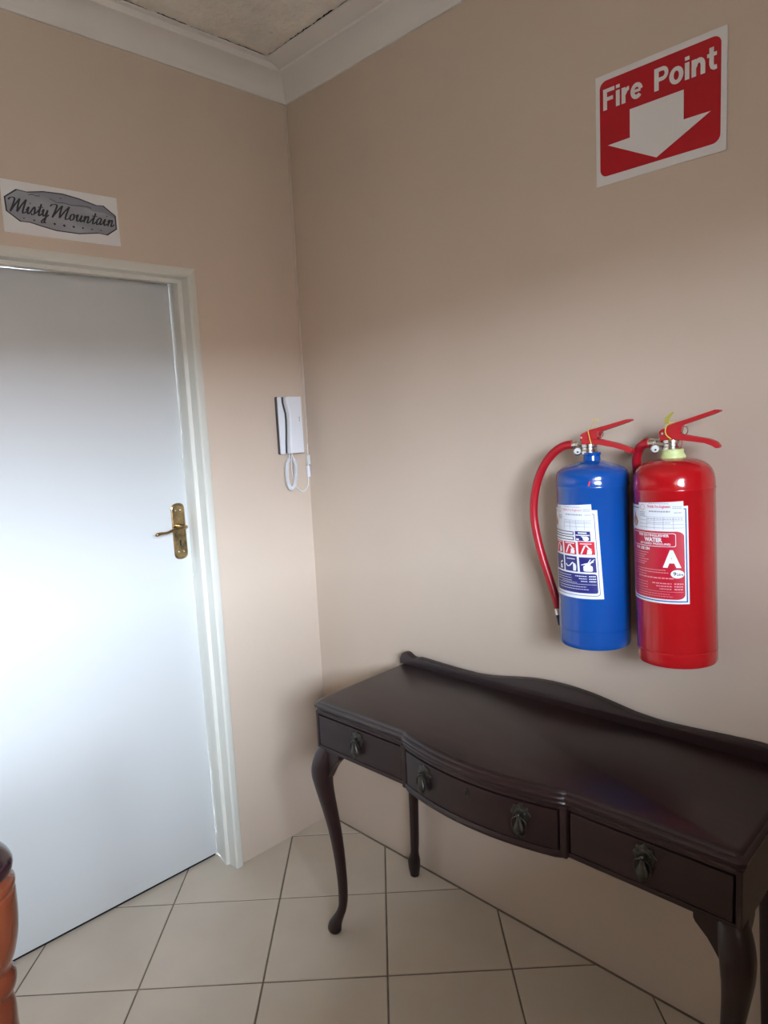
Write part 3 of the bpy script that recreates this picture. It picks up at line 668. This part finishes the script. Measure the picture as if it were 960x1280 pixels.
# ------------------------------------------------------------------ fire point sign (flat board on the wall)
sg = thing('fire_point_sign', (1.336, 0, 2.207), 'red and white Fire Point sign with downward arrow above the extinguishers', 'sign')
bm = nb(); box(bm, (-.150, -.004, -.123), (.150, -.0005, .124)); obj('board', bm, 'sign_white', sg, bevel=.0006)
def FP(y): return lambda x, z: (x - 1.336, y, z - 2.207)
flat('red_field', poly2d(rrect(1.197, 2.103, 1.474, 2.317, .017)), FP(-.0044), 'sign_red', sg)
flat('arrow', poly2d([(1.272, 2.234), (1.272, 2.1725), (1.217, 2.1715), (1.335, 2.111), (1.454, 2.1715), (1.396, 2.1725), (1.396, 2.234)][::1]), FP(-.0048), 'sign_white', sg)
def arc(cx, cy, rx, ry, a0, a1, n=14): return [(cx + rx * math.cos(math.radians(a0 + (a1 - a0) * k / n)), cy + ry * math.sin(math.radians(a0 + (a1 - a0) * k / n))) for k in range(n + 1)]
BOLD = {
 'F': (join2d(rects2d((0, 0, .22, 1), (.22, .82, .64, 1), (.22, .41, .56, .59))), .72),
 'i': (join2d(rects2d((0, 0, .21, .74), (0, .84, .21, 1.0))), .31),
 'r': (join2d(rects2d((0, 0, .21, .74)), stroke2d([(.12, .38)] + arc(.40, .40, .22, .24, 160, 88, 8), .19)), .48),
 'e': (join2d(stroke2d([(.12, .37), (.54, .37)], .13), stroke2d(arc(.33, .37, .225, .275, 8, 318, 26), .2)), .72),
 'P': (join2d(rects2d((0, 0, .22, 1)), stroke2d([(.15, .91)] + arc(.40, .69, .20, .22, 90, -90, 14) + [(.15, .47)], .18)), .74),
 'o': (ring2d(ellipse(.33, .37, .335, .385, 32), ellipse(.33, .37, .125, .20, 32)), .73),
 'n': (join2d(rects2d((0, 0, .21, .74)), stroke2d([(.14, .40)] + arc(.34, .42, .175, .225, 150, 0, 12) + [(.515, 0)], .21)), .70),
 't': (join2d(stroke2d([(.2, .97), (.2, .28), (.24, .14), (.32, .09), (.44, .10)], .2), rects2d((0, .58, .10, .74), (.3, .58, .43, .74))), .44)}
def bold_word(w, x0, x1, z0, z1):
    parts = []; x = 0
    for ch in w:
        (V, F), adv = BOLD[ch]; parts.append(([(a + x, b) for a, b in V], F)); x += adv
    V, F = join2d(*parts); mx = max(a for a, b in V)
    return [(x0 + a / mx * (x1 - x0), z0 + b * (z1 - z0)) for a, b in V], F
flat('lettering', bold_word('Fire', 1.206, 1.303, 2.2515, 2.2980), FP(-.0048), 'sign_white', sg, (0, -.00012, 0))
flat('lettering', bold_word('Point', 1.330, 1.466, 2.2515, 2.2985), FP(-.0048), 'sign_white', sg, (0, -.00012, 0))

# ------------------------------------------------------------------ Misty Mountain sign
ms = thing('name_sign', (0, -.815, 2.168), 'white paper sign with grey Misty Mountain plaque above the door', 'sign')
bm = nb(); vs = [(-.976, 2.0985), (-.6565, 2.1015), (-.6565, 2.2385), (-.973, 2.2345)]
prism(bm, vs, lambda y, z: (.0004, y + .815, z - 2.168), lambda y, z: (.0022, y + .815, z - 2.168)); obj('sheet', bm, 'sign_white', ms)
def MP(x): return lambda y, z: (x, y + .815, z - 2.168)
pq = [(-.968, 2.189), (-.936, 2.2135), (-.909, 2.2115), (-.866, 2.2205), (-.813, 2.2235), (-.767, 2.2185), (-.719, 2.2085), (-.698, 2.2105), (-.664, 2.187), (-.664, 2.149), (-.694, 2.1275), (-.719, 2.1295), (-.777, 2.1195), (-.84, 2.119), (-.884, 2.126), (-.909, 2.131), (-.934, 2.130), (-.967, 2.153)]
def shrink(p, k): cx, cz = -.816, 2.170; return [(cx + (y - cx) * (1 - k * .45), cz + (z - cz) * (1 - k)) for y, z in p]
flat('plaque', poly2d(pq), MP(.0026), 'plaque_grey', ms)
flat('mountains', poly2d([(-.905, 2.2095), (-.866, 2.218), (-.813, 2.2215), (-.767, 2.2165), (-.719, 2.2065), (-.70, 2.2085), (-.668, 2.187), (-.668, 2.180), (-.70, 2.190), (-.73, 2.189), (-.75, 2.196), (-.775, 2.194), (-.80, 2.1985), (-.82, 2.1945), (-.84, 2.201), (-.87, 2.2075)]), MP(.0029), 'mountain_grey', ms)
flat('ridge_line', join2d(stroke2d([(-.905, 2.204), (-.895, 2.207), (-.885, 2.2045), (-.875, 2.206)], .0018), stroke2d([(-.85, 2.2035), (-.83, 2.196), (-.812, 2.1985), (-.79, 2.1955), (-.77, 2.1985), (-.745, 2.199), (-.735, 2.197)], .0016), stroke2d([(-.822, 2.2085), (-.817, 2.2105)], .0016)), MP(.0032), 'print_black', ms)
flat('outline', ring2d(pq, shrink(pq, .055)), MP(.0032), 'print_black', ms)
GL = {
 'M': ([[(-.30, 1.50), (-.2, 1.72), (.0, 1.86), (.3, 1.84), (.38, 1.6), (.28, .9), (.1, 0)], [(.1, 0), (.5, .95), (.95, 1.86)], [(.95, 1.86), (.86, .9), (.86, .08)], [(.86, .08), (1.25, 1.0), (1.7, 1.86)], [(1.7, 1.86), (1.55, .8), (1.5, .2), (1.62, .02), (1.95, .3)]], 2.05),
 'i': ([[(-.05, .4), (.18, .95), (.12, .35), (.22, .03), (.5, .35)], [(.26, 1.38), (.34, 1.46)]], .5),
 's': ([[(-.05, .3), (.3, 1.05), (.42, .6), (.4, .15), (.2, .0), (.02, .14)], [(.38, .12), (.7, .4)]], .68),
 't': ([[(-.02, .4), (.28, 1.0), (.38, 1.6)], [(.38, 1.6), (.26, .6), (.24, .1), (.36, .02), (.6, .35)], [(.0, 1.12), (.62, 1.18)]], .58),
 'y': ([[(-.02, .5), (.14, .95), (.1, .35), (.22, .04), (.42, .25), (.62, .95)], [(.62, .95), (.52, 0), (.36, -.75), (.14, -.85), (.12, -.6), (.5, -.1), (.85, .3)]], .8),
 'o': ([[(.38, .96), (.12, .75), (.05, .3), (.2, .02), (.42, .2), (.48, .65), (.36, .95)], [(.4, .85), (.55, .75), (.78, .85)]], .7),
 'u': ([[(-.02, .5), (.14, .95), (.08, .35), (.2, .03), (.4, .25), (.6, .95)], [(.6, .95), (.52, .3), (.6, .03), (.86, .38)]], .84),
 'n': ([[(-.02, .55), (.14, .95), (.06, 0)], [(.06, .25), (.3, .85), (.46, .93), (.48, .55), (.44, .12), (.55, .02), (.8, .38)]], .8),
 'a': ([[(.52, .85), (.32, 1.0), (.1, .6), (.08, .15), (.22, .0), (.44, .35), (.56, .92)], [(.56, .92), (.48, .3), (.56, .03), (.82, .38)]], .8)}
def script(word, y0, y1, base, xh):
    pts = []; x = .45
    for ch in word:
        st, adv = GL[ch]
        for s_k in st: pts.append([(x + a + .22 * b, b) for a, b in s_k])
        x += adv + (.02 if ch != 'M' else -.12)
    wtot = x + .1; k = (y1 - y0) / wtot; out = []
    pa = math.radians(48); pen = Vector((math.cos(pa), math.sin(pa)))
    for s_k in pts:
        P = spline([(a * k, b * xh, 0) for a, b in s_k], 6)
        out.append(stroke2d([(y0 + p.x, base + p.y) for p in P], lambda t, d: .0015 + .0048 * abs(d.x * -pen.x * .25 + d.y * pen.y) ** 1.0))
    return join2d(*out)
flat('lettering', script('Misty', -.968, -.856, 2.1530, .0200), MP(.0034), 'print_black', ms, (.00008, 0, 0))
flat('lettering', script('Mountain', -.862, -.670, 2.1540, .0195), MP(.0034), 'print_black', ms, (.00008, 0, 0))
ds = []
for (y, z), s in zip([(-.923, 2.1405), (-.897, 2.139), (-.869, 2.1375), (-.843, 2.1375), (-.817, 2.137), (-.791, 2.1375), (-.765, 2.138), (-.739, 2.1385), (-.713, 2.139)], (2.4, 3.0, 3.6, 4.2, 4.5, 4.2, 3.6, 3.0, 2.4)):
    s *= .001; ds.append([(y - s, z), (y, z - s * .85), (y + s, z), (y, z + s * .85)])
for d_ in ds: flat('diamond', poly2d(d_), MP(.0034), 'print_black', ms)

# ------------------------------------------------------------------ intercom handset
ph = thing('intercom_phone', (0, -.092, 1.449), 'white wall intercom phone with coiled cord in the corner', 'phone')
bm = nb(); prism(bm, rrect(-.044, 0, .040, .204, .004, 3), lambda a, b: (.0005, a, b), lambda a, b: (.020, a, b)); obj('base', bm, 'white_plastic', ph, bevel=.0015)
bm = nb(); prism(bm, rrect(-.0445, -.0005, .0405, .2045, .004, 3), lambda a, b: (.0002, a, b), lambda a, b: (.0135, a, b)); obj('side_shade', bm, 'dark_plastic_and_shade', ph)  # dark colour stands in for the shadowed side of the base
hs_l = [(-.026, .203), (-.026, .185), (-.021, .162), (-.0165, .145), (-.0155, .12), (-.0175, .08), (-.021, .04), (-.0225, .002)]
hp_ = [(.038, .002), (.038, .203)] + hs_l
bm = nb(); loft(bm, [[(x, a * 1 + (0 if a > 0 else s), b) for a, b in hp_] for x, s in ((.0205, .004), (.027, .0), (.044, .0), (.048, .003))])
hso = obj('handset', bm, 'white_plastic', ph, bevel=.002)
bm = nb(); prism(bm, [(a - .0035, b) for a, b in hs_l] + [(a + .006, b) for a, b in hs_l[::-1]], lambda a, b: (.0200, a, b), lambda a, b: (.0206, a, b)); obj('groove_shade', bm, 'dark_plastic_and_shade', ph)  # flat dark strip paints the shade between handset and base
for k in range(3):
    bm = nb(); bmesh.ops.create_cone(bm, cap_ends=True, segments=10, radius1=.0016, radius2=.0016, depth=.001, matrix=Matrix.Translation((.0482, .024, .117 + .006 * k)) @ Matrix.Rotation(PI / 2, 4, 'Y')); obj('speaker_hole', bm, 'dark_plastic_and_shade', hso)
# coiled cord
path = spline([(.030, -.017, .003), (.030, -.018, -.012), (.030, -.030, -.035), (.030, -.034, -.070), (.030, -.031, -.105), (.030, -.020, -.125), (.030, -.006, -.118), (.030, .004, -.090), (.030, .008, -.060), (.029, .008, -.035), (.028, -.001, -.012), (.026, -.004, .002)], 48)
helix = []; acc = 0; N = len(path)
for i in range(N - 1):
    p = path[i]; t = (path[i + 1] - p); L = t.length; t.normalize(); acc += L
    u = Vector((1, 0, 0)); v = t.cross(u).normalized(); f = i / (N - 1)
    r = .0062 if .12 < f < .88 else .0004
    a = acc / .0048 * 2 * PI; helix.append(p + r * (math.cos(a) * u + math.sin(a) * v))
bm = nb(); tube(bm, helix, .0018, 6); obj('coiled_cord', bm, 'white_plastic', ph, smooth=80)
bm = nb(); tube(bm, spline([(.012, .010, .003), (.012, .004, -.02), (.012, .004, -.08), (.012, .022, -.128), (.010, .052, -.143), (.010, .074, -.125), (.009, .080, -.10), (.009, .082, -.06), (.009, .084, -.02), (.0075, .0855, .03)], 6), .0016, 8); obj('wire', bm, 'white_plastic', ph, smooth=60)
bm = boxes(((.004, .077, -.046), (.014, .0905, -.010))); obj('connector', bm, 'gauge_face', ph, bevel=.0015)
bm = boxes(((.004, .076, -.092), (.013, .0885, -.050))); obj('connector', bm, 'white_plastic', ph, bevel=.002)
# painted cable up the corner
bm = nb(); pts = [(.0045, -.0045, 2.662)]
for k in range(1, 14): pts.append((.0045 + random.uniform(-.0008, .0015), -.0045 - random.uniform(-.0008, .0015), 2.662 - k * (2.662 - 1.47) / 13))
tube(bm, spline(pts, 4), .0032, 8); tag(obj('cable', bm, 'cable_paint', smooth=60), 'thin painted cable running up the room corner above the intercom', 'cable')

# ------------------------------------------------------------------ turned wooden post at the left edge
tp = thing('turned_post', (0.8335, -1.4073, 0), 'glossy reddish-brown turned wooden post with dark rounded top at left edge', 'post')
pr = [(.0, .0), (.058, .0), (.060, .01), (.060, .05), (.046, .06), (.040, .075), (.048, .09), (.052, .105), (.046, .12), (.034, .135), (.030, .16), (.032, .24), (.040, .34), (.047, .42), (.046, .50), (.042, .56), (.0400, .600), (.0405, .620), (.0395, .640), (.0360, .655), (.0370, .660), (.0430, .667), (.0460, .679), (.0455, .690), (.0415, .699), (.0400, .704), (.0425, .712), (.0485, .727), (.0555, .755), (.0592, .785), (.0605, .812), (.0602, .836), (.0570, .841), (.0600, .8435), (.0615, .850), (.0600, .857), (.054, .862), (.0505, .865)]
pr = [(r * .99, z if z < .02 else z - .021) for r, z in pr]
bm = nb(); q = spline([(r, z, 0) for r, z in pr], 3); lathe(bm, [(p.x, p.y) for p in q] , 40); obj('shaft', bm, 'red_wood', tp, smooth=60)
bm = nb(); q = spline([(.046, .863, 0), (.052, .866, 0), (.058, .872, 0), (.0605, .881, 0), (.0600, .889, 0), (.0560, .899, 0), (.0500, .908, 0), (.040, .918, 0), (.025, .926, 0), (.008, .930, 0), (.0, .9305, 0)], 3); lathe(bm, [(max(p.x, 0), p.y - .021) for p in q], 40); obj('cap', bm, 'dark_cap_wood', tp, smooth=60)
